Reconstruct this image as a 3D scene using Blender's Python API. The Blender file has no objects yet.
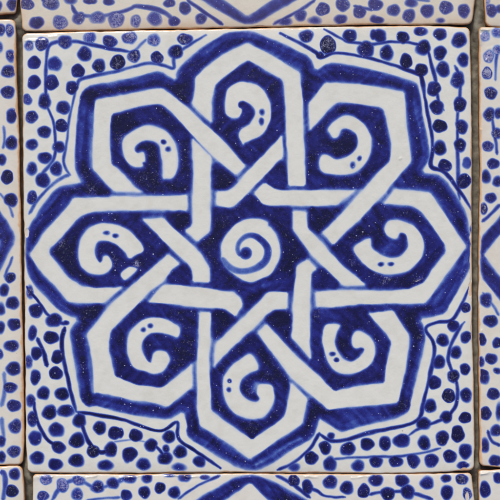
import bpy, math
import numpy as np

# ------------------------------------------------------------------ camera, sky, sun, exposure
S = 0.0003                      # metres per photograph pixel (one tile is about 13.5 cm)
TOP = 0.0060                    # tile thickness
scene = bpy.context.scene
COL = scene.collection

cam_d = bpy.data.cameras.new("camera")
cam = bpy.data.objects.new("camera", cam_d)
COL.objects.link(cam)
DIST = 0.80
cam.location = (0, 0, TOP + DIST)
cam.rotation_euler = (0, 0, 0)
cam_d.sensor_width = 36.0
cam_d.lens = 36.0 * DIST / (500 * S)
cam_d.clip_start = 0.01
cam_d.clip_end = 200.0
scene.camera = cam

SUN_EL, SUN_AZ = math.radians(47), math.radians(-12)      # azimuth from +Y (top of the picture)
world = bpy.data.worlds.new("World")
scene.world = world
world.use_nodes = True
wn = world.node_tree
bg = wn.nodes["Background"]
sky = wn.nodes.new("ShaderNodeTexSky")
sky.sky_type = 'NISHITA'
sky.sun_disc = False
sky.sun_elevation = SUN_EL
sky.sun_rotation = SUN_AZ
sky.air_density = 1.0
sky.dust_density = 4.0
sky.ozone_density = 0.6
wn.links.new(sky.outputs[0], bg.inputs[0])
bg.inputs[1].default_value = 0.10

sun_d = bpy.data.lights.new("sun", 'SUN')
sun_d.energy = 1.5
sun_d.angle = math.radians(10)
sun_d.color = (1.0, 0.95, 0.835)
sun = bpy.data.objects.new("sun", sun_d)
COL.objects.link(sun)
sun.rotation_euler = (-(math.pi / 2 - SUN_EL), 0, -SUN_AZ)
sun.location = (0, 1, 1)

vs = scene.view_settings
vs.view_transform = 'Standard'
vs.look = 'None'
vs.gamma = 1.0
vs.exposure = 0.14
scene.display_settings.display_device = 'sRGB'

# ------------------------------------------------------------------ small numpy helpers
rng = np.random.default_rng(7)

def hash2(ix, iy, seed):
    h = (ix.astype(np.int64) * 374761393 + iy.astype(np.int64) * 668265263 + seed * 974711) & 0xFFFFFFFF
    h = ((h ^ (h >> 13)) * 1274126177) & 0xFFFFFFFF
    h = (h ^ (h >> 16)) & 0xFFFFFF
    return h / float(0xFFFFFF)

def noise(x, y, scale, seed):
    """smooth value noise in -1..1, 'scale' is the cell size in pixels"""
    x = x / scale; y = y / scale
    ix = np.floor(x); iy = np.floor(y)
    fx = x - ix; fy = y - iy
    fx = fx * fx * (3 - 2 * fx); fy = fy * fy * (3 - 2 * fy)
    a = hash2(ix, iy, seed); b = hash2(ix + 1, iy, seed)
    c = hash2(ix, iy + 1, seed); d = hash2(ix + 1, iy + 1, seed)
    return ((a + (b - a) * fx) * (1 - fy) + (c + (d - c) * fx) * fy) * 2 - 1

def sstep(a, b, x):
    t = np.clip((x - a) / (b - a), 0, 1)
    return t * t * (3 - 2 * t)

def catmull(pts, closed, n=5):
    p = np.array(pts, float)
    m = len(p)
    if m < 3 and not closed:
        return p
    out = []
    rngi = range(m) if closed else range(m - 1)
    for i in rngi:
        if closed:
            p0, p1, p2, p3 = p[(i - 1) % m], p[i], p[(i + 1) % m], p[(i + 2) % m]
        else:
            p0, p1, p2, p3 = p[max(i - 1, 0)], p[i], p[i + 1], p[min(i + 2, m - 1)]
        for k in range(n):
            t = k / n
            out.append(0.5 * (2 * p1 + (p2 - p0) * t + (2 * p0 - 5 * p1 + 4 * p2 - p3) * t * t
                              + (3 * p1 - p0 - 3 * p2 + p3) * t ** 3))
    if not closed:
        out.append(p[-1])
    return np.array(out)

def seg_dist(x, y, a, b):
    ax, ay = a; bx, by = b
    dx, dy = bx - ax, by - ay
    L = dx * dx + dy * dy + 1e-12
    t = np.clip(((x - ax) * dx + (y - ay) * dy) / L, 0, 1)
    return np.hypot(x - ax - t * dx, y - ay - t * dy), t

def chamfer(pts, c):
    """cut the corners of a polygon a little, as a loaded brush does"""
    p = np.array(pts, float); n = len(p); out = []
    for i in range(n):
        a, b, d = p[i - 1], p[i], p[(i + 1) % n]
        la, lb = np.hypot(*(a - b)), np.hypot(*(d - b))
        out.append(b + (a - b) / la * min(c, la * .3))
        out.append(b + (d - b) / lb * min(c, lb * .3))
    return np.array(out)

def poly_sdf(x, y, pts, far=9.0):
    """signed distance, positive inside; -far away from the polygon's box"""
    p = np.asarray(pts, float)
    res = np.full(x.shape, -float(far))
    m = ((x > p[:, 0].min() - far) & (x < p[:, 0].max() + far) & (y > p[:, 1].min() - far) & (y < p[:, 1].max() + far))
    if not m.any():
        return res
    xs, ys = x[m], y[m]
    d = np.full(xs.shape, 1e9); ins = np.zeros(xs.shape, bool)
    for i in range(len(p)):
        a, b = p[i - 1], p[i]
        dd, _ = seg_dist(xs, ys, a, b)
        np.minimum(d, dd, out=d)
        if a[1] != b[1]:
            c = ((a[1] > ys) != (b[1] > ys)) & (xs < (b[0] - a[0]) * (ys - a[1]) / (b[1] - a[1]) + a[0])
            ins ^= c
    res[m] = np.where(ins, d, -np.minimum(d, far))
    return res

# ------------------------------------------------------------------ the painted design (pixel coordinates of the photograph)
ROSETTE = [(226,31.6),(250,30.5),(260,34),(280,42),(310,57),(315,71),(328,62),(350,65.5),(378,71),(416,82),(419,87),
    (424,120),(430,148),(430,160),(422,173),(436,174),(446,180),(458,196),(466,212),(468,222),(470,236),(471.5,247),(470,268),
    (460,286),(446,313),(436,316),(419,318.5),(424,326),(425,338),(422,356),(411,400),(410.5,408),(406,413.5),(396,418),
    (370,424),(344,431.8),(338,430),(322,419.5),(319,418),(316,430),(313,438),(296,447),(276,461),(258,470.5),(243,470),
    (220,458.5),(210,452),(190,440),(186,433),(187,424),(183,410.5),(168,419.8),(150,417.5),(122,413),(94,406.3),(87,407.8),
    (80,400),(78,386),(73,352),(69,334),(71,328),(79,318.5),(68,316),(58,310),(46,298),(32,281),(26.5,270),(25,252),(26,232),
    (40,208),(54,190),(62,186),(80,184),(81,181),(78,176),(75.2,168),(75,150),(77,126),(79,102),(80,94),(87,86),(94,84.3),
    (110,83),(130,78),(150,72.6),(160,71),(170,77),(176,80.5),(176,72),(182,64),(196,53),(210,42)]
INNER = [(192,105),(195,78),(247,42),(300,72),(303,98),(308,104),(326,82.5),(404,92),(411.5,162),(395,185),(395,189),(430,192),
    (466,247),(425,304),(394,305),(394,311),(410,338),(398,402),(328,410),(308,395),(307,399),(302,424),(250,460),(199,425),
    (196,400),(192,387),(166,407),(97,392),(87,335),(103,312),(103,304),(68,302),(29,255),(73,198),(115,197),(104,182),(92,169),
    (95,102),(162,88),(190,110)]
STRAPS = [
 [(192,105),(193.6,96),(195,78),(210,64),(230,50.5),(247,42),(270,54),(286,64),(300,72.2),(301.6,90),(303.6,130),(305,150),(306,185.5),
  (289,185.5),(287,150),(285,110),(283.5,84),(281,79.5),(270,74),(248,60),(240,65),(222,79),(214.5,87),(212,100),(212,122.5)],
 [(92.5,150),(94,130),(95,102),(97,99),(116,96),(150,89),(162,88),(170,93.5),(190,110),(212,129.5),(221,138),(246,166),(236,175.5),
  (212,156),(191,133.5),(170,111),(164,106),(159,104),(150,104.5),(140,107),(118,112),(112,114),(111,124),(110.5,150),(111.5,165),
  (116,168),(142,191.5),(115,192.5),(104,182),(92.5,169)],
 [(73,198),(110,197),(130,196),(188,195),(188.3,210.3),(160,210.3),(110,211.3),(90,212.5),(82,216),(74,224),(60,240),(50,249),(49,254),
  (60,266),(70,278),(80,285),(92,287.5),(123,287),(104,303.5),(68,302.5),(56,288),(40,270),(29,255),(46,230),(64,210)],
 [(168,253.5),(180.5,264),(171,270.5),(162.5,283),(150,291.5),(140,302.5),(110,331.5),(109,350),(113,366),(115.5,377),(138,385),(158,388.5),
  (163,387),(192,363.5),(192.3,387),(166.5,407),(150,402.5),(126,399),(97,392.5),(94,394),(93,370),(90,350),(87,335),(89,331),
  (102,313.5),(120,296.5),(128,288.5),(148,271)],
 [(199.5,312),(211,312),(211,330),(210,345),(210,390),(211.5,410),(230,424),(251.5,439.5),(280,420),(284.5,415),(287.5,400),(291,382),
  (300,391),(307.6,399),(306,410),(302.5,424),(280,439),(250,460),(230,445),(210,432),(199,425),(196.5,400),(197,370),(198,340)],
 [(257,332.5),(266,323.8),(280,338),(300,359),(310,367.3),(331,388),(334.5,391),(360,385.5),(385,382.5),(386,368),(391,343),(386,334),
  (374,321),(368,312.5),(394,311),(400,322),(409.5,335),(410,341),(406,370),(401,391),(398,402),(370,405),(328.5,410),(310,394),
  (290,376.5),(270,351)],
 [(315,292),(350,290),(388,291),(410,289),(424,283),(433,269),(446,252),(445.5,244),(432,226),(420,210),(411,206),(383,204),(395,189.3),
  (430,192),(446,216),(466.5,247),(440,284),(425,304),(388,303.8),(360,304),(332,308),(315.5,307.6)],
 [(308,104),(326,82.5),(350,83.3),(390,89),(404,92),(406,114),(410,150),(411.5,162),(380,199),(333.5,245),(321,233),(340,215),(366,185),
  (390,161.5),(391.5,150),(388,130),(384,110),(380,107),(350,103),(338,102),(334,104.5),(310,130.5)],
 [(192,138),(211.3,156.5),(210.5,208),(210.5,232.5),(198,242),(185,230.5),(192,225),(193,210)],
 [(216,192),(226,191),(232,188),(282,135),(283,158),(278,161),(236,206),(230,208),(218,205.6),(216,202)],
 [(254,193),(264.5,182.8),(275,190),(300,190),(356,190.3),(337,205.8),(300,205.5),(268,205.2),(262,204)],
 [(293,211),(307,211),(308,228),(338,260),(348,270),(366,285.3),(342,286.3),(336,278),(310,254),(293,230.5)],
 [(296,266),(301,262.5),(308,259.3),(317,269),(311.5,273),(310.5,290),(310.3,359),(291.5,337.5),(293,310),(294.5,285)],
 [(215,343),(240,320),(268,292.5),(272,291.8),(288.3,293),(288,309),(274,310),(267,314.5),(253,329),(230,350),(214.5,367)],
 [(147.5,302.5),(163.5,285),(180,285.5),(210,289),(234,291.5),(241,298),(243,305),(235,317),(229,312),(224,308.5),(198,307)],
 [(142.5,219),(150,218.5),(164,217),(171,225),(185,238),(202,253),(210,267),(210,283),(193,282),(192,268.5),(188,264),(170,247)],
]
SCROLLS = [   # white comma scrolls, each with its two blue spots (x, y, rx, ry)
 ([(241,142),(238,135),(241,129),(250,124),(255,116),(255,109),(250,104),(243,101),(238.4,103),(238.6,107),(241.5,109),(241,113),(237,117),
   (230,117),(225,111),(225,100),(228,90),(236,83.6),(244,82),(258,86),(267,95),(271,106),(269,122),(262,134),(250,140.4),(245,142.5),(243,144.5)],
  [(262.4,112.4,2.3,3.2),(261.6,122,2.3,3.6)]),
 ([(162.5,177.5),(167,179),(172,178.6),(176,172),(178.6,158),(175,144),(166,132),(156,126),(146,125),(134,130),(124,139),(123,150),(127,162),(134,167.4),
   (140,168),(143,166.5),(142.4,163),(145,161),(145,155),(143,152),(138,153.2),(135.2,151),(136,146),(143,141),(151,140.4),(158,144),(160.4,154),
   (162,166)], [(163.2,142,2.6,2.4),(168,149,2.6,2.4)]),
 ([(142,245),(142.6,251),(134,256),(129,258),(125,252),(118,245),(108,241),(99,241.4),(95,248),(95.6,257),(99,262.4),(101.6,261),(103,256.6),
   (108,256.4),(111.6,262),(111,268),(105,273),(94,274.4),(85,271),(79,263),(78,248),(82,236),(91,227),(104,223),(118,225),(130,231),(138,239)],
  [(107,233,2.8,2.0),(116,235.6,2.9,2.0)]),
 ([(168,334),(178,337),(180,328),(172,322),(160,318.4),(146,319),(136,325),(129,334),(127,346),(129,358),(135,367),(145,371),(153,374),(163,371),
   (169,363),(169.6,358),(166,352),(159,350.6),(154,353),(152.4,358),(151,362),(147,359),(143,350),(143,343),(148,336),(156,333)],
  [(143.6,330,2.3,2.3),(150.6,326.4,2.6,2.3)]),
 ([(258,370),(258,363),(254,357),(249,354.6),(241,359),(230,368),(224,378),(223,394),(228,406),(238,415),(250,419),(262,418),(270,411),(274.4,400),
   (274,388),(270,384.4),(262,383.6),(257.6,386),(257,394),(259.6,399),(256,402.4),(248,400),(241,394),(239.4,387),(243,379),(250,373)],
  [(229.6,381,2.2,2.4),(228.6,390,2.2,2.3)]),
 ([(326,325),(331,324),(339,326),(337,332),(335,342),(338,352),(344,359),(352,362),(360,357),(364.6,350),(362,347.6),(356,348.4),(352,344),(352,337),
   (356,331.6),(362,331.4),(370,337),(375,346),(375,356),(370,365),(358,372),(348,374),(336,371),(328,363),(324,350),(322,340),(323,332)],
  [(332,354.4,3.2,2.3),(336.6,360,2.8,2.2)]),
 ([(328,129),(334,122),(344,116),(352,116.4),(362,123),(370,134),(372,146),(369,158),(360,169),(348,174.4),(334,174.4),(323,172),(319,166),(320,158),
   (325,155),(336,158.6),(347,156),(355,149),(357.4,142),(355,134),(348,129.4),(342,130),(338,137),(333,138.4),(330,134)],
  [(353,164.6,2.4,3.0),(359,158,2.2,2.4)]),
 ([(369,238),(362,241),(354,248),(357,256),(365,265),(375,271),(387,275),(399,274),(411,269),(420,259),(424,247),(422,236),(415,227),(405,221.6),
   (396,219.6),(388,221.4),(384.4,228),(386,234),(392,238),(397.4,238),(401,233),(406,234.4),(408.4,241),(407,249),(401,255.6),(390,257),(379,253),
   (372,247),(370.6,241)], [(381.4,264,3.0,2.2),(391,264,3.0,2.2)]),
]
FLECK = [(121,274),(129,267),(136,269),(134,273),(126,279.6),(122.5,278.5)]
DISC = [(221,254),(222,244),(230,230),(244,220),(258,218),(267,221.5),(268.5,225.5),(272,228),(278,238),(280.6,250),(278,262),(270,274),(258,280),
        (250,282.4),(240,278.5),(230,271),(223,262)]
CRYSTALS_GLINTS = [(137,264,4,.85),(112,260,9,.4),(60,244,9,.42),(85,256,8,.35),(418,281,6,.5),(252,425,8,.45),(316,313,6,.45),(385,277,9,.5),(376,274,6,.5),(306,336,5,.3),  # crystal and dry-brush specks, plus a bright glint painted as pale colour
    (120,140,8,.35),(150,160,9,.3),(206,72,10,.35),(195,68,9,.25),(300,50,8,.3),(400,330,9,.3),(420,335,7,.35),(352,262,6,.3),(425,290,8,.3),(92,190,8,.35),(405,405,8,.45),
    (330,407,8,.35),(66,312,9,.35),(180,95,7,.35),(455,215,9,.3),(462,275,8,.3),(240,385,9,.3),(250,392,5,.5),(236,205,8,.25),(222,222,9,.3),(280,250,10,.25)]
SPIRAL = [(246,253,6.0,.78),(240,253,5.0,.55),(237.6,248,4.6,.42),(240,241,4.6,.45),(246,236.5,5,.5),(253.5,235.6,5.5,.62),(261,239.5,6.5,.68),
          (267.3,248,7,.62),(265.5,260,7,.58),(257,268,6.4,.5),(245,271,6,.45),(232,268.5,7,.42),(223,261,7,.4)]

LINES = [  # points, width, density
 ([(130,52),(109,49),(88,44),(73,41),(56,42),(48,48),(46,68),(45.5,86),(47,104),(53,120),(55.5,136),(54,156),(47,168),(38,178)],3.6,.66),
 ([(130,52),(136,49),(146,39)],2.8,.5),
 ([(206,34.5),(190,45),(174.6,57),(173.5,68),(162,65),(146,63.5),(130,67.5),(109,73),(81,78.5),(76,88),(74,96),(70,117),(67,143),(64,162),(70,175.5)],3.2,.6),
 ([(70,175.5),(56,181.5),(39,198),(29,214)],3.6,.5),
 ([(280,32.8),(299.6,43),(316,52),(320,57),(335,53),(359,56),(375,59.5),(396,66),(417,73),(422,79),(426,104),(431,130),(433,149),(431.5,166),(445,173),(458,188),(472,210)],3.4,.82),
 ([(324,29.5),(341,38),(349,42),(370,44),(393,41.6),(414,43),(426,49),(431,62),(435,78),(438,99),(444,110)],3.0,.7),
 ([(454.5,66),(460,78),(460,91),(458,117),(457,143),(458,172),(460,200)],3.0,.66),
 ([(469,286.6),(461,307),(452,320),(440,322),(428,325),(426,331),(433,342),(433.5,358),(424,400),(417.5,420.5),(391,428),(370,432),(349,439),(331,441),(319,434)],3.8,.8),
 ([(465,322),(454.5,336),(449,354),(450,366),(457,386),(456.5,402),(451,412),(447,417),(430,425),(417,430),(409,436)],3.2,.74),
 ([(333,459.5),(345,458),(357,458),(375,457),(396,457),(422,453),(440,448)],2.6,.58),
 ([(319,433),(313,444),(307,451),(292,463.5),(277.5,469.6)],3.2,.74),
 ([(221,469),(195,451),(178.5,439),(176.7,422),(161.6,431),(141,426),(120,419),(99,415.5),(76,412)],3.2,.95),
 ([(76,412),(70,388),(66,372),(62.5,352),(61.6,340),(64.5,328)],3.4,.92),
 ([(78,413),(83,430),(90,444),(101,452),(112,448)],3.6,.92),
 ([(34,401),(38,422),(47,438),(60,447)],3.2,.86),
 ([(114,441.5),(130,440),(145,442)],1.4,.45),
 ([(27,286.6),(39,303.5),(48,315),(61,323),(66,323)],3.2,.84),
 ([(37.7,338.6),(43,351.6),(47,366)],3.4,.84),
 ([(151,445),(158,448.5),(165.5,458)],3.0,.95),
 ([(51,412),(66,411)],2.0,.6),
]
DOTS = [  # x, y, rx, ry, density, pale speckle with sky sheen painted in
 (28.6,46,4,5,.7,.6),(41.6,44,7,6.6,.8,.5),(65,41.6,7.4,6.6,.8,.4),(90,38,6.5,6,.6,.8),(110,41.6,7,6.8,.85,.5),(127.5,38,6,5.6,.75,.6),
 (34,63,6.5,7,.75,0),(54.6,64,7.4,7.8,.72,.1),(84.5,54,6.8,7.2,.9,.25),(99.5,66,6.6,6.6,.95,.3),(117.5,62.5,7.4,7.4,.95,.3),(78,71,6.6,7,.86,.1),
 (34,82.5,6.6,7.2,.8,0),(51,82.7,7.4,7.8,.75,.05),(71.5,87.6,6.4,6.8,.85,.1),(27,99,4.6,5.6,.62,.5),(44.7,101,6.6,7.8,.85,.1),(63.7,108,7,6.8,.88,.2),
 (32,116.5,6.2,6.6,.8,.4),(62.2,125.7,6.9,6.4,.88,.2),(44.5,132,6.8,6.4,.85,.15),(32,144.7,5.8,6.2,.8,.25),(59,147,6.5,6,.88,.1),(44.7,158,6.4,6,.82,.1),
 (31.6,169.4,5.2,6.4,.84,.2),(56.4,169,6,7.4,.86,.1),(43,180,7.4,7.4,.8,.05),(31.7,197.5,5.2,7,.78,.3),
 (130.4,37.7,6.8,6.4,.66,.7),(153.8,39.5,6.6,6.2,.62,.7),(185,39.2,7.6,6,.8,.4),(133.5,56,6.4,6.4,.85,.45),(176,52.2,7.2,6.8,.92,.2),(157,57.7,6.2,6.6,.85,.5),
 (306,36,7.6,6.2,.82,.3),(328,44.7,8.4,8.6,.97,.5),(320.5,55,3.6,4,.85,.1),(350,36,7,6.8,.85,.15),(366,49.4,7.6,8.6,.85,.2),(373.7,34,4,5,.85,.1),
 (379.6,35.5,7,6.8,.9,.1),(386.4,53,6.6,7.6,.95,.1),(403,37,6.4,6.4,.9,.1),(406,60.6,6.5,7.5,.95,.05),(420.7,30.8,7,4.4,.8,.1),(423,47.6,7,7.8,.95,.1),
 (440,34,6.5,6,.95,.05),(440,53,6.5,7,.88,.1),(421.5,70,6.6,6.8,.95,.05),(443,69,6.8,7.6,.9,.2),(459,40,7.4,7.8,.9,.15),(463,60,5.7,7.4,.86,.1),
 (433.7,88.4,6.8,7.4,.9,.2),(457.6,80,7,8.2,.86,.35),(437,107,7,7.4,.92,.15),(460,104,6.3,7.8,.9,.1),(439.8,126.3,7,7,.95,.1),(461.8,126.5,6.5,6.8,.88,.3),
 (439.7,148,6.4,7,.97,.1),(459.7,145,5.6,7.4,.86,.1),(445,166,6.6,7,.88,.2),(466.7,163,5,6.8,.6,0),(464,181,7.3,7.4,.9,.15),(471,230,1.5,3,.7,0),
 (466,308,5,5,.8,.2),(453.7,326,6,6,.86,.1),(443,340,6.4,6.2,.97,.1),(466,337,5.7,5.9,.84,.1),(456,352,6,6.2,.92,.1),(439,362.5,6.5,6.4,.95,.15),
 (465,369,5.3,5.8,.86,.1),(453,376.5,5.8,6.6,.95,.25),(434.5,382.5,6.8,6.8,.95,.05),(449,395.5,6.6,6.8,.97,.3),(466,395,5.8,7,.88,.1),
 (430,406,6.3,6.8,.95,.05),(446,417,6.5,6.2,.95,.1),(465.4,418,5.9,6.4,.92,.1),(424,424,7,6.4,.97,.1),(458,434,7,8,.97,.1),(442,438,6.4,7.4,.9,.15),
 (424,443,6,6.8,.95,.1),(402,441,8.2,7.2,.88,.05),(385,443,6.5,7.3,.92,.05),(366.6,444,6.6,6.8,.95,.05),(348,449,7,7,.95,.1),(325,448,6.2,6.4,.92,.1),
 (311,458,6.6,6.6,.9,.1),(331,436,4,4,.8,0),(465.7,451,6.4,7.4,.9,.1),(450,456,7,6.8,.85,.1),(431,460.5,7,7.2,.85,.15),(413,461,6.5,7.3,.85,.15),
 (395.5,462,7,5.8,.85,.1),(376,462,6.6,5.6,.85,.1),(358,466,6.6,5.8,.76,.1),(330,463.6,7,6.8,.82,.1),(294,467.2,6.6,4.2,.66,.1),(463,465,6,4,.78,.1),
 (120,433,3.4,5,.9,0),(136,435.5,7,6.4,.95,.05),(169,437,6,6.4,.95,.05),(151,445.4,6.4,6,.97,.1),(129.6,454.5,7.4,7.6,.92,.05),(180,452,6.5,6,.95,.05),
 (165.5,458.4,7.4,6,.97,.15),(166,449,3.4,4,.95,.1),(199,461.5,6.5,5.8,.9,.05),(144,464,7.4,5.8,.88,.05),(179,467.2,6.8,4,.68,.05),
 (35,377,5.2,7.8,.85,.1),(56,373.6,6.6,6.8,.92,.05),(43.4,393.4,6.5,6.4,.92,.05),(62,394,6.8,6.8,1.0,.05),(30.7,401,4.4,7,.8,.4),(49.4,412.4,7,7.4,.97,.1),
 (66,411,8.4,6,.92,.1),(33,419.4,5.2,7.8,.82,.25),(79,421,6.2,7.4,1.0,.05),(56.7,430,7.4,6.8,.85,.05),(99.3,427.7,6.7,6.4,.95,.05),(115,433,6.8,6.4,.92,.05),
 (35.6,437.6,7,7.3,.8,.05),(76.7,440,7.3,7.2,1.0,.1),(59,447,7,6.4,.9,.05),(93,450.6,6.8,6,1.0,.3),(110.5,449,6.3,7.2,1.0,.1),(37,458,6.9,6.8,.85,.05),
 (55.4,464.3,7.2,6,.9,.05),(76.7,460.5,7.4,6.8,.9,.05),(105.3,465,7.4,5.8,.9,.05),(127.4,456,4,7,.9,.05),
 (30,292,3.6,6.6,.8,.4),(35.6,311,6.8,7.4,.85,.1),(54,320.4,7.8,7.2,.95,.05),(66,323,3,2.4,.9,0),(32.5,333,4.5,7.3,.85,.1),(51.5,338,7.4,6.5,.95,.05),
 (36.4,353,5.5,6.4,.9,.05),(57.7,357,7.3,6.8,.95,.05),(28.6,362,4,6.4,.75,.4),
]
DARK = [  # where two brush strokes overlap or the brush was loaded: x, y, radius, added density
 (87,93,13,.34),(101,193,12,.34),(78,170,9,.2),(95,309,12,.3),(87,402,11,.3),(180,96,12,.3),(405,406,11,.26),(303,88,12,.22),(118,122,16,.28),(120,190,6,.1),
 (60,247,13,.22),(190,425,10,.22),(321,412,12,.26),(406,322,14,.3),(422,336,9,.2),(112,262,10,.1),(88,262,20,.12),(296,172,9,.2),(224,186,8,.24),(203,268,8,.24),
 (180,220,10,.22),(268,310,12,.2),(282,318,8,.2),(322,222,12,.22),(222,316,9,.2),(318,300,5,.2),(344,148,14,.16),(150,155,12,.16),(250,432,10,.2),
 (408,290,9,.15),(385,228,8,.1),(26,262,9,.15),(418,95,8,.2),(240,95,14,.08),(290,260,14,.14),(215,225,12,.12),(130,375,14,.12),(346,344,10,.14),(236,386,8,.12)]
LIGHT = [ # lighter streaks where the colour was wiped thin: points, width, removed density
 ([(256,464),(300,438)],3.2,.34),([(262,46),(300,66)],6,.14),([(91,108),(90,166)],4,.2),([(458,268),(434,304)],5,.16),([(342,419),(388,411)],6,.16),
 ([(86,345),(93,396)],3,.2),([(44,286),(66,308)],4,.2),([(98,395),(150,405)],3,.16),([(212,88),(213,118)],5,.2),([(427,196),(456,236)],4,.1),
 ([(414,104),(424,150)],5,.12),([(222,446),(238,458)],4,.16),([(384,250),(392,244)],8,.3),([(252,392),(256,384)],5,.3),([(322,312),(336,318)],5,.28),([(264,286),(270,284)],4,.28)]

CENTRE = dict(outer=[ROSETTE], white=STRAPS, scrolls=SCROLLS, fleck=[FLECK], disc=DISC, spiral=SPIRAL, lines=LINES, dots=DOTS, dark=DARK, light=LIGHT, inner=INNER, crystals_glints=CRYSTALS_GLINTS)

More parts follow.
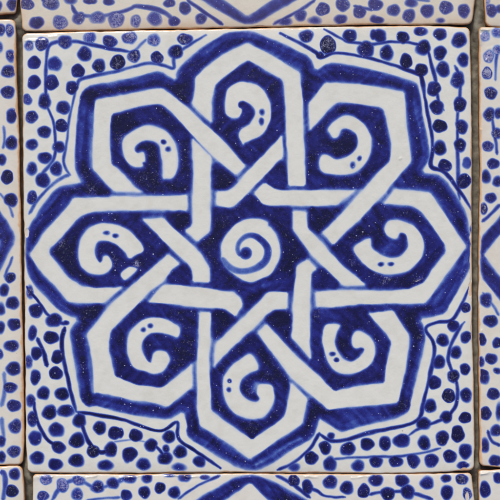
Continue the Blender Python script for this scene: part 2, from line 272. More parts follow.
# what the picture shows of the eight tiles around it
EDGE = {
 'top': dict(outer=[[(140,-40),(200.6,0),(242,23.6),(255,23.6),(297,0),(360,-40)]], white=[[(190,-22),(224,0),(247,16),(273.6,0),(310,-22)]],
   lines=[([(71.5,5),(78,14),(97,17),(114,13.5),(130,9),(136,6),(151,8),(165.5,13),(174,21)],4.6,.56),([(42,0),(51,6)],2.5,.55),
          ([(187.6,0),(203,11.7),(222.7,24)],3,.72),([(315,0),(297,11.7),(273.6,24)],3,.66),([(354,6.5),(372,10)],2.4,.6),([(411,-1),(430,1)],2,.5)],
   dots=[(27,4,7,6,.82,.6),(51,3,8,7.4,.8,.6),(36.4,23.4,7,6,.92,.1),(60,22.6,8,6.8,.62,.8),(79,18,6.5,6,.72,.5),(70,0,6,4,.8,.3),(90,0,7,4,.8,.2),(109,1,5.6,4,.8,.2),
         (97.5,17.7,7.2,6,.62,.6),(116,19.5,8,8,.6,.7),(136,21,5,6,.6,.7),(155,18.7,7,6.6,.62,.6),(174,21,6,4.8,.76,.2),(169.4,2.6,6,4.4,.72,.3),(185,7.8,5.6,6.4,.78,.2),
         (200.6,18.7,5.6,5.6,.72,.3),(323,9,7,7,.72,.5),(300,15.6,6,5.6,.72,.3),(285,22,7,4,.68,.2),(315,20.5,7,4,.7,.2),(342.5,5,7,6.4,.74,.5),(359.4,12,6.4,6,.7,.3),
         (340.7,20,6.4,4.8,.74,.2),(372,4,3,5,.72,.2),(373.4,19.5,4,4.6,.74,.1),(375,5,7,6,.74,.3),(393.4,10.4,6.2,6,.74,.3),(411.6,2.6,6.2,4.4,.76,.3),(376.5,20,6.3,4,.76,.1),
         (409.5,15.6,6.4,6.4,.74,.3),(427.7,11,6.3,6.8,.76,.2),(446,7.8,6.5,6.5,.72,.45),(463.6,11,6,7,.78,.3),(440.7,20.6,4,2.6,.74,.1)]),
 'bottom': dict(outer=[[(140,540),(198,499),(229,479.4),(242,475.6),(255,475.2),(271,480.5),(307,499),(360,535)]], white=[[(190,523),(226,499),(250.5,483),(267,500),(300,522)]],
   lines=[([(52,500),(62,486),(79,480),(97.5,488),(113,484),(127,478)],4.4,.55),([(86,500),(120,497)],3,.6),([(178.5,499),(200.6,484),(219,475.2)],2.8,.72),
          ([(276,476),(292,484),(310,497)],3,.72),([(308,487),(318,491),(326,496),(345,497)],3,.72),([(370,495),(387,492),(408,492),(432,499)],3.4,.72)],
   dots=[(46,480,6,5,.6,.8),(62.4,485.7,6.6,7,.6,.8),(79,480.5,7,5,.64,.7),(97.5,487,6.8,5.6,.8,.3),(113,483.6,6,5.6,.86,.2),(127,478.6,4,4,.85,.1),(77,494,6,6,.72,.5),(43,496,6,5,.72,.5),
         (130.4,478.6,5.8,4.6,.84,.3),(147,478,5.5,5,.84,.2),(168.6,475.4,5,1.8,.7,.2),(184.5,477.6,6,4.4,.84,.2),(204.5,477,5,2.6,.74,.2),(126.5,495,5.6,6,.86,.2),(144.7,492,5.6,5.8,.95,.1),
         (160,488,5.5,5.6,.97,.1),(174.6,492.7,6,5.6,.95,.1),(294,481,6,6,.84,.2),(308,487,5.6,7,.88,.1),(330,482,7,6.8,.86,.3),(347,488,6.4,6.4,.92,.1),(364,491,6.5,7,.88,.2),
         (376,480.5,7,6,.88,.1),(402,480.4,7.4,6,.88,.1),(427,482.6,7,6.4,.85,.1),(446,478.4,5,3.8,.86,.05),(462,479.5,6,5.6,.9,.6),(387.7,493.5,7.2,6.6,.92,.1),(408,492,7,7.6,.9,.1),
         (447,492,6.3,7.4,.88,.05),(467,494,4.6,6.4,.78,.7)]),
 'left': dict(outer=[[(-40,160),(0,210),(8,221),(15.4,234),(15.6,241),(10.5,250),(0,271),(-40,330)]], white=[[(-40,200),(-6,233),(1,243),(-6,254),(-40,300)]],
   lines=[([(4,126),(4.6,140),(3,148)],3,.42),([(0,193),(8,204),(13.6,217)],2.8,.46),([(13,257),(8,268),(4,277)],3,.5),([(4,373),(5,391),(1,406)],4,.4),([(2,418),(3.4,432),(2.6,446)],4,.36)],
   dots=[(1,30,4.4,6,.8,.4),(10,30.5,4.2,6.4,.74,.7),(0,48,3,5,.74,.5),(11,56,4.6,6.4,.78,.6),(8.3,71.5,6.4,6.6,.88,.4),(7.3,92.3,6.4,6.6,.92,.4),(11.7,115.5,5.6,7.4,.85,.2),
         (11.7,143,5.9,7,.92,.1),(2,159,4.4,5.6,.9,.1),(7.3,177,6,7.3,.95,.1),(11,200,6.2,7,.95,.1),(10,278,5.6,5.4,.92,.2),(4,290.5,5,6,.9,.1),(13,303,6.5,6.4,.9,.1),(1,309,4,6,.85,.1),
         (14,324,6.5,6.3,.88,.15),(1,328,3.8,6,.9,.1),(11.7,346,7.2,5.6,.86,.15),(13,368.5,7,6.8,.88,.1),(0,354,3,5,.7,.2),(10.4,388,6.8,5.6,.8,.2),(13.5,405.6,6.6,6,.82,.2),
         (15,426.4,6.2,7,.8,.3),(13.5,451,6.6,6,.78,.3),(1,441,4,5.8,.84,.1),(1,457,4,6,.82,.1)]),
 'right': dict(outer=[[(540,160),(500,216),(480.8,237),(479.6,256),(481,277),(500,301.5),(540,352)]], white=[[(540,190),(500,234),(483,255.5),(500,276),(540,322)]],
   lines=[([(498,50),(496,64),(496,80)],3,.5),([(492,118),(495,135),(497,154)],3,.72),([(483,221),(491,214),(500,205)],3.4,.6),([(483,292),(491,303),(499,315)],2.6,.5),
          ([(488,431),(492,441),(500,446)],3.4,.74)],
   dots=[(485,36,4.6,5,.5,.9),(497,32.5,5.4,5,.6,.7),(489,56,5.6,5.8,.6,.95),(497,50,4,5,.6,.8),(487.5,73,5,6.8,.74,.8),(491,93,6.4,6.4,.86,.4),(489,114.4,5.6,6.4,.86,.3),(498,113,4,5,.86,.2),
         (488,146,5.6,5.6,.8,.7),(497,133,5,5.6,.85,.4),(493.5,163.7,6,5.6,.86,.3),(486.5,176.7,4.6,6.3,.92,.1),(497.6,181,4.6,5,.88,.2),(491,198,5.6,5.6,.85,.2),(484,208.4,3.6,5.8,.9,.6),
         (486,299.6,5.6,7.4,.84,.2),(491,321,7,6.4,.9,.1),(482,340,4.2,6.4,.92,.1),(497.5,342.5,5,5.4,.9,.1),(491.7,359,6.2,5.6,.88,.15),(481.4,362,3.6,5.8,.82,.3),(483,374,5,4.4,.86,.1),
         (497,371,4,3,.86,.1),(484,378,5,6.4,.86,.1),(493.5,393.4,6,6.4,.84,.1),(485.7,413.4,5.8,7,.84,.1),(499,411,3,8,.9,.1),(496,431,5.8,5.8,.84,.1),(484.4,445.4,5,6.8,.84,.1),(495,460.5,6.8,5.8,.84,.1)]),
 'top_left': dict(dots=[(12,4,5,6,.9,.2),(-1,6,3,5,.8,0),(2,-8,5,5,.8,0)]),
 'top_right': dict(dots=[(492,10.4,5.8,6.6,.8,.5),(486,1,4.4,4,.5,.9),(499,9,4,4,.8,.4)]),
 'bottom_left': dict(lines=[([(0,473),(4,474),(5,484),(3,500)],5,.58)], dots=[(15,474,5.4,6,.9,.2),(11.7,491,6.3,6.3,.97,.2)]),
 'bottom_right': dict(dots=[(485,489.4,5.8,7.8,.8,.1),(498,478,5,5.4,.76,.2)]),
}

def paint(px, py, sp, seed):
    """cobalt density, pale speckle and class of every point. classes: 0 glaze, 1 blue rosette, 2 straps, 10+i scroll, 30 centre spiral"""
    wx = px + noise(px, py, 17, seed) * .7 + noise(px, py, 6, seed + 1) * .35
    wy = py + noise(px, py, 17, seed + 2) * .7 + noise(px, py, 6, seed + 3) * .35
    fine = noise(px, py, 2.1, seed + 4)
    mid = noise(px, py, 9, seed + 5)
    low = noise(px, py, 26, seed + 6)
    dens = np.zeros(px.shape); speck_sheen = np.zeros(px.shape); cls = np.zeros(px.shape, int)
    if sp.get('outer'):
        do = np.max([poly_sdf(wx, wy, chamfer(p, 3.0), 40) for p in sp['outer']], axis=0)
        d = do.copy()
        cls[do > -.3] = 1
        n1 = np.full(px.shape, 20.); n2 = n1.copy()          # distances to the nearest and second nearest strap
        for p in sp.get('white', ()):
            s = poly_sdf(wx, wy, chamfer(p, 1.6), 20)
            cls[s > .2] = 2
            np.minimum(d, -s, out=d)
            s = np.maximum(-s, 0)
            n2 = np.where(s < n1, n1, np.minimum(n2, s)); n1 = np.minimum(n1, s)
        gap = n1 + n2                                         # a strap passing under another is parted from it by one thin pale stroke
        for i, (p, _) in enumerate(sp.get('scrolls', ())):
            s = poly_sdf(wx, wy, catmull(p, True), 20)
            cls[s > .2] = 10 + i
            np.minimum(d, -s, out=d)
        for p in sp.get('fleck', ()):
            np.minimum(d, -poly_sdf(wx, wy, catmull(p, True), 20), out=d)
        if sp.get('disc'):
            s = poly_sdf(wx, wy, catmull(sp['disc'], True), 20)
            cls[s > .2] = 30
            np.minimum(d, -s, out=d)
        if sp.get('inner'):
            field = sstep(-3, 4, poly_sdf(wx, wy, sp['inner'], 12))
        else:
            field = np.zeros(px.shape)
        streak = noise(do * 1.0 + low * 2.2, np.zeros(px.shape) + low * 1.3, 2.6, seed + 9)
        turn = sstep(-.3, .3, noise(px, py, 55, seed + 10))
        brush = noise((px + py) * .75 + low * 4, (px - py) * .16, 3.2, seed + 11) * turn + noise((px - py) * .75 + low * 4, (px + py) * .16, 3.2, seed + 12) * (1 - turn)
        base = .76 + .095 * field + streak * (.10 - .06 * field) + low * .09 + mid * .09 + brush * .11 + fine * .04
        for x, y, r, a in sp.get('dark', ()):
            base += a * np.exp(-((px - x) ** 2 + (py - y) ** 2) / (r * r) * 1.2 * (1 + .35 * mid))
        for pts, w, a in sp.get('light', ()):
            m = (px > min(p[0] for p in pts) - 3 * w) & (px < max(p[0] for p in pts) + 3 * w) & (py > min(p[1] for p in pts) - 3 * w) & (py < max(p[1] for p in pts) + 3 * w)
            dd, _ = seg_dist(wx[m], wy[m], pts[0], pts[1])
            base[m] -= a * np.exp(-(dd / w * 1.5) ** 2) * (1 + .5 * mid[m])
        soft = np.clip(1 + .5 * low + .4 * mid, .45, 1.9)
        base = base * (1 - (.36 + .14 * low) * (1 - sstep(5.5, 9.5, gap)) * sstep(-40, 2, do))
        prof = np.interp(d / soft, [-2.0, -.7, .2, 1.1, 2.2, 4.0], [0, .06, .40, .60, .82, 1.0])
        dens = np.maximum(dens, prof * np.clip(base, .3, 1.05))
        speck_sheen = np.where(d > 1.5, .09 + .12 * low + .10 * mid, 0)
    for x, y, r, a in sp.get('crystals_glints', ()):
        speck_sheen = np.maximum(speck_sheen, np.where(dens > .5, a * np.exp(-((px - x) ** 2 + (py - y) ** 2) / (r * r)) * (1 + .4 * mid), 0))
    if sp.get('spiral'):
        a = np.array(sp['spiral'], float)
        q = catmull(a[:, :2], False, 5)
        ww = np.interp(np.linspace(0, len(a) - 1, len(q)), range(len(a)), a[:, 2])
        de = np.interp(np.linspace(0, len(a) - 1, len(q)), range(len(a)), a[:, 3])
        m = (px > 212) & (px < 290) & (py > 210) & (py < 290)
        best = np.zeros(m.sum())
        for i in range(len(q) - 1):
            dd, t = seg_dist(wx[m], wy[m], q[i], q[i + 1])
            w = ww[i] * (1 - t) + ww[i + 1] * t
            best = np.maximum(best, np.interp(w / 2 - dd, [-.8, .2, 1.4, 2.6], [0, .6, .95, 1]) * de[i])
        best *= 1 + .1 * mid[m] + .06 * fine[m]
        dens[m] = np.maximum(dens[m], best)
        m2 = ((wx - 246) ** 2 + (wy - 253) ** 2) < 49
        rr = np.hypot(wx - 246, wy - 253)
        dens[m2] = np.maximum(dens[m2], np.interp(6.0 - rr[m2], [-.8, .2, 2, 4], [0, .4, .66, .85]))
    for pts, w, de in sp.get('lines', ()):
        q = catmull(pts, False, 6)
        r = w + 4
        m = (px > q[:, 0].min() - r) & (px < q[:, 0].max() + r) & (py > q[:, 1].min() - r) & (py < q[:, 1].max() + r)
        if not m.any():
            continue
        dd = np.full(m.sum(), 1e9); xs, ys = wx[m], wy[m]
        tt = np.zeros(m.sum())
        for i in range(len(q) - 1):
            di, t = seg_dist(xs, ys, q[i], q[i + 1])
            k = di < dd
            dd = np.where(k, di, dd); tt = np.where(k, (i + t) / (len(q) - 1), tt)
        hw = w / 2 * (1 + .22 * low[m] + .22 * noise(px[m], py[m], 12, seed + 21)) * (.55 + .45 * sstep(0, .06, np.minimum(tt, 1 - tt)))
        v = np.interp(hw - dd, [-.8, .2, 1.2, 2.2], [0, .55, .92, 1]) * de * (1 + .12 * mid[m] + .05 * fine[m] + .16 * noise(px[m], py[m], 15, seed + 22))
        dens[m] = np.maximum(dens[m], v)
    spots = [(x, y, rx, ry, .82, 0.) for _, l in sp.get('scrolls', ()) for (x, y, rx, ry) in l]
    for k, (x, y, rx, ry, de, fr) in enumerate(list(sp.get('dots', ())) + spots):
        big = rx > 3.9 and ry > 3.4
        m = (np.abs(px - x) < rx + 4) & (np.abs(py - y) < ry + 4)
        if not m.any():
            continue
        j = hash2(np.array([k * 13 + 5]), np.array([k * 7 + 1]), seed)[0]
        k2 = hash2(np.array([k * 5 + 2]), np.array([k * 11 + 9]), seed)[0]
        dx, dy = wx[m] - x, wy[m] - y
        th = np.arctan2(dy, dx)
        amp = .04 if big else .02
        rad = 1 + amp * np.sin(2 * th + j * 6.3) + amp * np.sin(3 * th + k2 * 6.3) + amp * .6 * np.sin(5 * th + j * 40)
        rho = np.hypot(dx / rx, dy / ry) / rad
        d = (1 - rho) * min(rx, ry)
        grad = 1 - .14 * ((dx / rx) * math.cos(j * 6.3) + (dy / ry) * math.sin(j * 6.3))
        so = .65 + .8 * k2
        v = np.interp(d / so, [-.9, .1, 1.1, 2.4], [0, .45, .82, 1]) * de * np.clip(grad, .75, 1.06) * (1 + .10 * mid[m] + .05 * fine[m])
        dens[m] = np.maximum(dens[m], v)
        speck_sheen[m] = np.maximum(speck_sheen[m], np.where(d > .8, (.11 + .9 * fr) * (.85 + .4 * mid[m]), 0))
    return np.clip(dens, 0, 1.0), np.clip(speck_sheen, 0, 1), cls

# ------------------------------------------------------------------ materials
def lin(r, g, b):
    f = lambda c: (c / 255 / 12.92) if c / 255 <= .04045 else ((c / 255 + .055) / 1.055) ** 2.4
    return (f(r), f(g), f(b), 1)

def node(nt, kind, **kw):
    n = nt.nodes.new(kind)
    for k, v in kw.items():
        setattr(n, k, v)
    return n

def glaze_material(name, white, warm, dull=0.0):
    m = bpy.data.materials.new(name); m.use_nodes = True
    nt = m.node_tree; L = nt.links.new
    b = nt.nodes["Principled BSDF"]
    tc = node(nt, "ShaderNodeTexCoord")
    def attr(a):
        n = node(nt, "ShaderNodeAttribute"); n.attribute_name = a; return n.outputs["Fac"]
    def math_(op, a, bb=None, c=None):
        n = node(nt, "ShaderNodeMath", operation=op)
        for i, v in enumerate((a, bb, c)):
            if v is None: continue
            if isinstance(v, (int, float)): n.inputs[i].default_value = v
            else: L(v, n.inputs[i])
        return n.outputs[0]
    def mix(f, c1, c2):
        n = node(nt, "ShaderNodeMix", data_type='RGBA')
        for s, v in ((n.inputs[0], f), (n.inputs[6], c1), (n.inputs[7], c2)):
            if isinstance(v, (int, float)): s.default_value = v
            elif isinstance(v, tuple): s.default_value = v
            else: L(v, s)
        return n.outputs[2]
    def noise_(scale, detail=3, rough=.55):
        n = node(nt, "ShaderNodeTexNoise"); n.inputs["Scale"].default_value = scale
        n.inputs["Detail"].default_value = detail; n.inputs["Roughness"].default_value = rough
        L(tc.outputs["Object"], n.inputs["Vector"]); return n.outputs["Fac"]
    def voro(scale):
        n = node(nt, "ShaderNodeTexVoronoi"); n.inputs["Scale"].default_value = scale
        L(tc.outputs["Object"], n.inputs["Vector"])
        s = node(nt, "ShaderNodeSeparateColor"); L(n.outputs["Color"], s.inputs[0])
        return n.outputs["Distance"], s.outputs[0], s.outputs[1]
    dens, speck_sheen, clay = attr("paint"), attr("speck_sheen"), attr("clay")
    grain = noise_(3200, 2, .6)                       # about one pixel
    cloud = noise_(260, 4, .6)
    d2 = math_('MULTIPLY', dens, math_('MULTIPLY_ADD', math_('SUBTRACT', math_('ADD', math_('MULTIPLY', grain, .6), math_('MULTIPLY', noise_(700, 3, .6), .4)), .5), .62, 1.0))
    ramp = node(nt, "ShaderNodeValToRGB")
    cr = ramp.color_ramp; cr.interpolation = 'LINEAR'
    stops = [(0, white), (.12, lin(182, 194, 222)), (.28, lin(120, 144, 200)), (.42, lin(72, 98, 178)), (.56, lin(46, 59, 152)), (.70, lin(33, 36, 122)),
             (.84, lin(23, 21, 92)), (1.0, lin(13, 10, 54))]
    cr.elements[0].position = 0; cr.elements[0].color = stops[0][1]
    cr.elements[1].position = 1; cr.elements[1].color = stops[-1][1]
    gy = lin(96, 90, 132)
    for p, c in stops[1:-1]:
        e = cr.elements.new(p); e.color = tuple(c[k] * (1 - dull) + gy[k] * dull for k in range(4))
    cr.elements[-1].color = tuple(stops[-1][1][k] * (1 - dull * .6) + gy[k] * dull * .6 for k in range(4))
    L(d2, ramp.inputs[0])
    col = ramp.outputs[0]
    # white glaze: faint cream mottling where little cobalt is
    inv = math_('SUBTRACT', 1.0, math_('MINIMUM', math_('MULTIPLY', dens, 4.0), 1.0))
    mott = math_('MULTIPLY', inv, math_('MULTIPLY', math_('MAXIMUM', math_('SUBTRACT', cloud, .45), 0.0), 1.5))
    col = mix(mott, col, warm)
    # pale crystal specks, pin holes and painted-in sky sheen on the cobalt
    dist, r1, r2 = voro(1050)
    sp = math_('MULTIPLY', math_('LESS_THAN', dist, math_('MULTIPLY', math_('POWER', r1, 5.0), .25)), math_('GREATER_THAN', r1, .72))
    sp = math_('MULTIPLY', sp, math_('MULTIPLY', math_('GREATER_THAN', dens, .45), math_('MULTIPLY_ADD', r2, .55, .08)))
    col = mix(sp, col, lin(186, 194, 232))
    gr2 = math_('ADD', math_('MULTIPLY', noise_(2400, 3, .65), .6), math_('MULTIPLY', noise_(1150, 2, .6), .4))
    patch = noise_(500, 3, .6)
    fr = math_('MULTIPLY', speck_sheen, math_('MULTIPLY_ADD', patch, 1.5, .2))
    fz = node(nt, "ShaderNodeMapRange"); fz.interpolation_type = 'SMOOTHSTEP'
    L(math_('ADD', gr2, math_('MULTIPLY', fr, .27)), fz.inputs[0])
    fz.inputs[1].default_value = .58; fz.inputs[2].default_value = .86
    fz = math_('MULTIPLY', fz.outputs[0], math_('MULTIPLY', math_('GREATER_THAN', dens, .3), math_('MULTIPLY_ADD', speck_sheen, .40, .36)))
    col = mix(fz, col, lin(178, 180, 214))
    # rare brown specks of iron in the white glaze
    dist3, i1, i2 = voro(150)
    ir = math_('MULTIPLY', math_('LESS_THAN', dist3, math_('MULTIPLY_ADD', i2, .035, .015)), math_('GREATER_THAN', i1, .72))
    ir = math_('MULTIPLY', ir, math_('MULTIPLY', inv, .5))
    col = mix(ir, col, lin(120, 96, 80))
    # bare clay at the worn edges
    cl = mix(noise_(900, 3), lin(226, 190, 150), lin(198, 148, 102))
    ctot = math_('MULTIPLY', clay, math_('MULTIPLY_ADD', noise_(1300, 2), .5, .75))
    bare = math_('MULTIPLY', math_('MAXIMUM', math_('SUBTRACT', ctot, .45), 0.0), 2.2)
    ctot = math_('MINIMUM', math_('MAXIMUM', math_('MULTIPLY', ctot, math_('MAXIMUM', math_('SUBTRACT', 1.0, math_('MULTIPLY', dens, 1.6)), 0.0)), bare), 1.0)
    col = mix(ctot, col, cl)
    L(col, b.inputs["Base Color"])
    ro = math_('MULTIPLY_ADD', cloud, .14, .06)
    ro = math_('ADD', ro, math_('MULTIPLY', math_('MINIMUM', bare, 1.0), .5))
    L(math_('ADD', ro, math_('MULTIPLY', speck_sheen, .15)), b.inputs["Roughness"])
    b.inputs["IOR"].default_value = 1.5
    # uneven glaze surface
    h = math_('ADD', math_('MULTIPLY', noise_(420, 2), .9), math_('MULTIPLY', noise_(1900, 2), .16))
    h = math_('ADD', h, math_('MULTIPLY', dens, .12))
    h = math_('SUBTRACT', h, math_('MULTIPLY', sp, .5))
    h = math_('SUBTRACT', h, math_('MULTIPLY', fz, .15))
    bump = node(nt, "ShaderNodeBump"); bump.inputs["Strength"].default_value = .5; bump.inputs["Distance"].default_value = .0002
    L(h, bump.inputs["Height"]); L(bump.outputs[0], b.inputs["Normal"])
    return m

def plain_material(name, c1, c2, scale, rough, bump=.4, dist=.0006):
    m = bpy.data.materials.new(name); m.use_nodes = True
    nt = m.node_tree; L = nt.links.new; b = nt.nodes["Principled BSDF"]
    tc = node(nt, "ShaderNodeTexCoord")
    n = node(nt, "ShaderNodeTexNoise"); n.inputs["Scale"].default_value = scale; n.inputs["Detail"].default_value = 6
    L(tc.outputs["Object"], n.inputs["Vector"])
    r = node(nt, "ShaderNodeValToRGB"); r.color_ramp.elements[0].color = c1; r.color_ramp.elements[1].color = c2
    r.color_ramp.elements[0].position = .3; r.color_ramp.elements[1].position = .7
    L(n.outputs["Fac"], r.inputs[0]); L(r.outputs[0], b.inputs["Base Color"])
    b.inputs["Roughness"].default_value = rough
    bp = node(nt, "ShaderNodeBump"); bp.inputs["Strength"].default_value = bump; bp.inputs["Distance"].default_value = dist
    L(n.outputs["Fac"], bp.inputs["Height"]); L(bp.outputs[0], b.inputs["Normal"])
    return m

M_CLAY = plain_material("fired_clay", lin(196, 146, 100), lin(150, 104, 66), 500, .85)
M_GROUND = plain_material("grey_concrete", lin(138, 137, 126), lin(84, 83, 75), 110, .9, .9)

# ------------------------------------------------------------------ setting
def mesh_object(name, verts, faces, mat, parent=None, smooth=False, attrs=None):
    me = bpy.data.meshes.new(name)
    faces = np.asarray(faces, np.int32)
    nv, nf = len(verts), len(faces)
    me.vertices.add(nv); me.vertices.foreach_set("co", np.asarray(verts, np.float32).ravel())
    me.loops.add(nf * 4); me.loops.foreach_set("vertex_index", faces.ravel())
    me.polygons.add(nf); me.polygons.foreach_set("loop_start", np.arange(0, nf * 4, 4, dtype=np.int32))
    me.polygons.foreach_set("use_smooth", np.full(nf, smooth))
    for k, v in (attrs or {}).items():
        a = me.attributes.new(k, 'FLOAT', 'POINT'); a.data.foreach_set("value", v.astype(np.float32))
    me.update(calc_edges=True)
    me.materials.append(mat)
    o = bpy.data.objects.new(name, me); COL.objects.link(o)
    if parent is not None:
        o.parent = parent
    return o

g = 3.0
ground = mesh_object("ground", [(-g, -g, 0), (g, -g, 0), (g, g, 0), (-g, g, 0)], [(0, 1, 2, 3)], M_GROUND)
ground["kind"] = "structure"
# the bed of mortar in the joints: rough, and squeezed up where four corners meet
M_MORTAR = plain_material("grey_mortar", lin(152, 149, 136), lin(92, 89, 79), 420, .92, .9, .0005)
gx = np.arange(-40, 541, 2.0)
GX, GY = np.meshgrid(gx, gx)
GZ = .00025 + np.maximum(noise(GX, GY, 9, 301) * .25 + noise(GX, GY, 30, 302) * .35, 0) * .0012
for x, y, rx, ry, h in ((17, 24, 11, 12, .0044), (28, 473, 8, 22, .0036), (479, 22, 8, 22, .0040), (475, 468, 8, 10, .0026), (475, 60, 6, 40, .0016), (90, 473.7, 60, 4, .0054), (180, 473.4, 60, 4, .0050), (320, 473.6, 110, 4, .0055), (430, 473.2, 40, 4, .0052), (60, 31.6, 40, 3, .0046), (150, 30, 60, 3, .0038), (400, 25.2, 60, 3, .0036)):
    GZ = np.maximum(GZ, h * np.exp(-((GX - x) / rx) ** 2 - ((GY - y) / ry) ** 2) * (1 + .25 * noise(GX, GY, 6, 303)))
GZ = np.minimum(GZ, TOP - 2.6 * S)
gi = np.arange(GX.size).reshape(GX.shape)
mortar = mesh_object("mortar_bed", np.stack([(GX - 250) * S, (250 - GY) * S, GZ], -1).reshape(-1, 3),
                     np.stack([gi[:-1, :-1], gi[1:, :-1], gi[1:, 1:], gi[:-1, 1:]], -1).reshape(-1, 4), M_MORTAR, None, True)
mortar["kind"] = "structure"

# ------------------------------------------------------------------ tiles
def axis(lo, hi, flo, fhi, fine=.58, coarse=2.4):
    """sample positions lo..hi, fine inside flo..fhi and at both rims"""
    out = []; p = lo
    while p < hi - .15:
        out.append(p)
        rim = min(p - lo, hi - p)
        if flo <= p <= fhi: st = fine
        else: st = min(coarse, fine + .12 * (flo - p if p < flo else p - fhi))
        if rim < 3.2: st = min(st, .3)
        if p < flo: st = min(st, max(flo - p, .3))
        p += st
    out.append(hi)
    return np.array(out)

def make_tile(label, edges, spec, seed, mat, off=None, radius=5.0, bevel=1.7, worn=(1., 1., 1., 1.), cream=.12, chips=(), tilt=(0, 0), lift=0, ridges=()):
    """edges: left, right as (y, x) lists, top, bottom as (x, y) lists, in photograph pixels"""
    le, ri, to, bo = [np.array(e, float) for e in edges]
    x0, x1, y0, y1 = le[:, 1].mean(), ri[:, 1].mean(), to[:, 1].mean(), bo[:, 1].mean()
    cx, cy = (x0 + x1) / 2, (y0 + y1) / 2
    ax = axis(x0, x1, -6, 506); ay = axis(y0, y1, -6, 506)
    X, Y = np.meshgrid(ax, ay)
    d = np.minimum(np.minimum(X - x0, x1 - X), np.minimum(Y - y0, y1 - Y))
    hx, hy = (x1 - x0) / 2, (y1 - y0) / 2
    def rounded(X, Y, d):
        rd = radius * np.clip(1 - d / (3 * radius), 0, 1)
        qx = np.clip(X - cx, -(hx - d - rd), hx - d - rd); qy = np.clip(Y - cy, -(hy - d - rd), hy - d - rd)
        dx, dy = X - cx - qx, Y - cy - qy
        adx, ady = np.abs(dx), np.abs(dy)
        big = np.maximum(adx, ady) + 1e-9
        an = np.where(adx >= ady, ady / big, 2 - adx / big) * (math.pi / 4)
        cor = (adx > 1e-6) & (ady > 1e-6)
        nx = np.where(cor, np.sign(dx) * rd * np.cos(an), dx); ny = np.where(cor, np.sign(dy) * rd * np.sin(an), dy)
        return cx + qx + nx, cy + qy + ny
    def warp(X, Y, d):
        u = (X - x0) / (x1 - x0); v = (Y - y0) / (y1 - y0)
        dl = np.interp(Y, le[:, 0], le[:, 1]) - x0; dr = np.interp(Y, ri[:, 0], ri[:, 1]) - x1
        dt = np.interp(X, to[:, 0], to[:, 1]) - y0; db = np.interp(X, bo[:, 0], bo[:, 1]) - y1
        k = np.clip(1 - d / 14, 0, 1)
        jx = (noise(X, Y, 21, seed + 50) * .45 + noise(X, Y, 6, seed + 51) * .22) * k
        jy = (noise(X, Y, 21, seed + 52) * .45 + noise(X, Y, 6, seed + 53) * .22) * k
        return X + dl * (1 - u) + dr * u + jx, Y + dt * (1 - v) + db * v + jy
    RX, RY = rounded(X, Y, d)
    PX, PY = warp(RX, RY, d)
    e = np.clip(bevel - d, 0, bevel)
    Z = -(bevel - np.sqrt(np.maximum(bevel ** 2 - e ** 2, 0)))
    Z += noise(PX, PY, 60, seed + 60) * .35 + noise(PX, PY, 150, seed + 61) * .7      # the hand-made face is not quite flat
    Z -= (.95 + .8 * noise(PX, PY, 40, seed + 62)) * np.exp(-d / 4.5)                 # and falls off a little at its rim
    for xa, ya, xb, yb, sg, hh in ridges:                                             # small beads and runs of glaze that catch the light
        q, t = seg_dist(PX + noise(PX, PY, 4, seed + 64) * .6, PY + noise(PX, PY, 7, seed + 65) * 1.3, (xa, ya), (xb, yb))
        Z += hh * np.exp(-(q / sg) ** 2) * (.8 + .8 * noise(PX, PY, 5, seed + 63))
    px, py = PX.ravel(), PY.ravel(); dd = d.ravel()
    dens, speck_sheen, cls = paint(px, py, spec, seed)
    if off is not None:
        d2, f2, c2 = paint(px - off[0], py - off[1], CENTRE, seed + 200)
        out = np.maximum(np.maximum(-px, px - 500), np.maximum(-py, py - 500))
        w = sstep(5, 9, out)
        dens = dens * (1 - w) + d2 * w; speck_sheen = speck_sheen * (1 - w) + f2 * w
        cls = np.where(w > .5, np.minimum(c2, 1), np.minimum(cls, 1))
        cls[c2 >= 2] = np.where(w[c2 >= 2] > .5, 1, cls[c2 >= 2])
    # worn rim: left, right, top, bottom
    dist = [X.ravel() - x0, x1 - X.ravel(), Y.ravel() - y0, y1 - Y.ravel()]
    n1 = noise(px, py, 9, seed + 70); n2 = noise(px, py, 3, seed + 71); n3 = noise(px, py, 30, seed + 72)
    clay = np.zeros(px.shape)
    for di, wv in zip(dist, worn):
        t = np.maximum(wv * (1.0 + .55 * n1 + .3 * n2 + .5 * n3), .15)
        clay = np.maximum(clay, (1 - sstep(t * .55, t * 1.25, di)) * .9)
        clay = np.maximum(clay, cream * min(wv, 1.6) * np.exp(-np.maximum(di, 0) / 8.0) * (1 + .3 * n3))
    for x, y, rx, ry, a in chips:
        rr = np.hypot((px - x) / rx, (py - y) / ry) * (1 + .25 * n2 + .15 * n1)
        k = 1 - sstep(.75, 1.05, rr)
        clay = np.maximum(clay, k * a); dens = dens * (1 - k)
        Z.ravel()[:] -= k * .5
    dens = dens * (1 - sstep(.3, .9, clay) * .8)
    root = bpy.data.objects.new("glazed_tile", None); COL.objects.link(root)
    root.empty_display_size = .02
    root.location = ((cx - 250) * S, (250 - cy) * S, 0)
    root.rotation_euler = (tilt[0], tilt[1], 0)
    root["label"] = label; root["category"] = "tile"; root["group"] = "blue and white tiles laid edge to edge"
    V = np.stack([(PX - cx) * S, (cy - PY) * S, TOP + lift + Z * S], -1).reshape(-1, 3)
    h, w_ = X.shape
    idx = np.arange(h * w_).reshape(h, w_)
    F = np.stack([idx[:-1, :-1], idx[1:, :-1], idx[1:, 1:], idx[:-1, 1:]], -1).reshape(-1, 4)
    fc = cls[F]
    fcl = fc[:, 0]
    def piece(name, sel, parent):
        f = F[sel]
        used, inv = np.unique(f, return_inverse=True)
        return mesh_object(name, V[used], inv.reshape(-1, 4), mat, parent, True, {"paint": dens[used], "speck_sheen": speck_sheen[used], "clay": clay[used]})
    piece("glaze", fcl == 0, root)
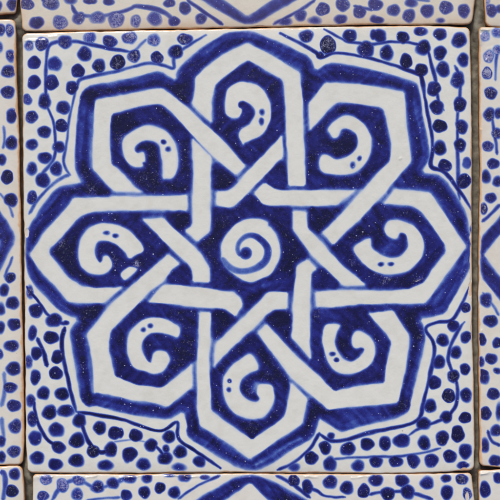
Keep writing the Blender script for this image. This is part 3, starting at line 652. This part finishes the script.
    if (fcl == 1).any():
        ros = piece("painted_rosette", fcl == 1, root)
        if off is None:
            piece("interlaced_strapwork", fcl == 2, ros)
            for i in range(8):
                piece("scroll_motif", fcl == 10 + i, ros)
            piece("spiral_motif", fcl == 30, ros)
    # clay body: skirt from the glaze rim to the ground, and a base
    rim = np.concatenate([idx[0, :], idx[1:, -1], idx[-1, -2::-1], idx[-2:0:-1, 0]])
    rim = rim[::2]
    rv = V[rim]; n = len(rv)
    ctr = np.array([0, 0, 0.])
    levels = []
    for z, ins in ((None, .25), (TOP * .55, .1), (TOP * .12, .2), (0.0003, 1.6)):
        q = rv.copy()
        rad = np.hypot(q[:, 0], q[:, 1])[:, None]
        q[:, :2] -= q[:, :2] / rad * ins * S
        jit = noise(rv[:, 0] / S, rv[:, 1] / S, 5, seed + 80) * .3 * S
        q[:, :2] -= q[:, :2] / rad * np.abs(jit)[:, None]
        q[:, 2] = rv[:, 2] + .1 * S if z is None else z
        levels.append(q)
    BV = np.concatenate(levels + [ctr[None] + [[0, 0, .0003]], ctr[None] + [[0, 0, TOP - 6 * S]]])
    BF = []
    for l in range(len(levels) - 1):
        for i in range(n):
            j = (i + 1) % n
            BF.append((l * n + i, l * n + j, (l + 1) * n + j, (l + 1) * n + i))
    base = (len(levels) - 1) * n; c0 = len(levels) * n
    for i in range(0, n - 1, 2):
        BF.append((base + i, base + i + 1, base + (i + 2) % n, c0))
    mesh_object("clay_body", BV, BF, M_CLAY, root, False)
    return root

G_CENTRE = glaze_material("white_tin_glaze", lin(220, 221, 216), lin(204, 200, 188))
G_CREAM = glaze_material("cream_tin_glaze", lin(217, 212, 200), lin(204, 192, 172), .34)
G_SIDE = glaze_material("ivory_tin_glaze", lin(219, 216, 208), lin(205, 196, 180), .06)
G_LOW = glaze_material("grey_white_tin_glaze", lin(220, 218, 212), lin(206, 198, 186))

E_C = ([(30,22.3),(150,23.0),(250,24.0),(370,25.2),(440,25.9),(474,27.2)], [(28,470),(60,470.6),(130,472.2),(245,472.2),(300,472.4),(370,473.6),(450,474.6),(470,474.2)],
       [(22,33.2),(60,32.0),(120,30.9),(250,28.3),(370,26.0),(440,25.7),(472,27.6)], [(25,472.8),(60,473.3),(120,473.4),(180,472.8),(250,472.6),(370,473.4),(430,472.8),(474,470)])
make_tile("whole central tile painted with the full blue rosette of interlaced white bands", E_C, CENTRE, 11, G_CENTRE, worn=(.7, 1.0, .9, 1.3), cream=.10,
          chips=[(471.6,238,2.0,7,.4),(471.2,262,1.8,18,.4),(470.6,290,2.4,8,.6),(472.4,330,1.6,14,.5),(23.4,120,1.4,9,.5),(300,28,12,1.2,.6),(25.6,300,1.5,6,.6),(464,469,4,2.2,.9),(27,233,2,5,.3)], radius=5,
          ridges=[(26,41.5,45,40.6,1.5,1.0),(416,281.5,421,279.5,1.2,.8),(470,236,468.5,268,1.3,.6),(137,262,137,266,1.3,.5),(48,36.5,60,36,1.3,.5),(400,158.5,401,158,1,.5),(360,200,361,199.5,1,.4),(230,182,231,181.6,1,.4),(466,464,470,462,1.3,.6)])
def far(a, b): return [(a, b)]
make_tile("cream tile above the whole rosette tile, showing dots with painted-in pale sheen and a blue tip",
          ([(-420,12),(0,19.6),(31,22.4)], [(-420,470),(0,476),(26,472.6)], [(12,-421),(470,-424)], [(20,31.2),(60,30.9),(120,29.9),(250,26.8),(370,24.6),(474,24.2)]),
          EDGE['top'], 23, G_CREAM, off=(-2,-447.5), worn=(1.2,1.2,1,1.7), cream=.34, radius=5, chips=[(260,26.4,5,1.4,.9)])
make_tile("tile below the whole rosette tile, only its top strip with glinting rim in view",
          ([(474,32.4),(500,32.4),(920,36)], [(474,471.8),(500,474.4),(920,482)], [(32,474.0),(120,474.2),(250,473.4),(370,474.1),(430,473.5),(474,472.6)], [(32,918),(478,917)]),
          EDGE['bottom'], 37, G_LOW, off=(3,444.5), worn=(.7,1,.8,1.), cream=.10, radius=4, chips=[(467,497,2,6,.4)],
          ridges=[(34,478,38,477,1.6,1.2),(44,476.6,52,476.4,1.2,.9),(86,477,96,477,1.2,.6),(120,477.5,150,477,1.3,.9),(165,476.6,178,476.6,1.2,.8),(186,476.6,200,477,1.2,.7),(243,478,250,477.5,1.2,.6),(305,477.5,318,477,1.2,.5),(352,477.6,372,477,1.2,.5),(465,489,466,497,1.2,.7)])
make_tile("tile left of the whole rosette tile, its orange rim beside a dark gap",
          ([(18,-432),(466,-430)], [(19,15.6),(60,15.9),(130,18.6),(190,20.2),(250,21.3),(320,22.4),(400,23.6),(440,24),(466,23.2)], [(-432,24),(16,19.4)], [(-430,470),(0,465.6),(24,464.8)]),
          EDGE['left'], 41, G_SIDE, off=(-452.5,-4), worn=(1,2.1,1,1.4), cream=.13, radius=5)
make_tile("tile right of the whole rosette tile, dots with bright painted-in sheen near its upper left corner",
          ([(27,478.6),(130,479.6),(200,480),(250,478.6),(300,478.6),(400,479),(468,479.8)], [(27,930),(468,932)], [(478,27.4),(932,24)], [(478,465.8),(500,468),(932,470)]),
          EDGE['right'], 53, G_SIDE, off=(456.2,-2), worn=(1.7,1,1.0,1.2), cream=.09, radius=4,
          ridges=[(482,30,488,29.6,1.5,1.0),(481,36,481,44,1.4,.8),(488,49,496,48,1.3,.7),(486,60,489,58,1.3,.6),(481,130,481,150,1.3,.6),(482,330,482,336,1.2,.5)])
make_tile("corner tile at the upper left of the photo, one dark dot above the grey gap",
          ([(-430,-440),(14,-436)], [(-430,14),(0,17.2),(14,15.8)], [(-440,-432),(16,-432)], [(-440,18),(0,14.6),(17,12.8)]),
          EDGE['top_left'], 67, G_CREAM, off=(-455,-458), worn=(1,1.4,1,1.6), cream=.2, radius=2.5)
make_tile("corner tile at the upper right of the photo, a dot with painted-in sheen over pale cream glaze",
          ([(-420,480),(0,484.6),(27,486)], [(-420,930),(27,934)], [(480,-424),(934,-424)], [(484,26.2),(500,26.8),(934,28)]),
          EDGE['top_right'], 79, G_CREAM, off=(462,-446), worn=(1.2,1,1,1.5), cream=.2, radius=5)
make_tile("corner tile at the lower left of the photo, two dark dots beside a blue stroke",
          ([(466,-430),(920,-428)], [(466,22),(500,24.6),(920,28)], [(-430,470),(0,466.2),(24,465.8)], [(-430,916),(28,916)]),
          EDGE['bottom_left'], 83, G_SIDE, off=(-450,438), worn=(1,1.5,.9,1), cream=.12, radius=5)
make_tile("corner tile at the lower right of the photo, one whole oval dot",
          ([(470,478),(500,478.6),(920,482)], [(470,930),(920,934)], [(478,470.4),(500,470),(930,466)], [(480,916),(934,914)]),
          EDGE['bottom_right'], 97, G_LOW, off=(455.5,442), worn=(1.2,1,.8,1), cream=.1, radius=3, ridges=[(481,474,489,472.6,1.5,1.0),(493,472.6,500,472.4,1.3,.7)])
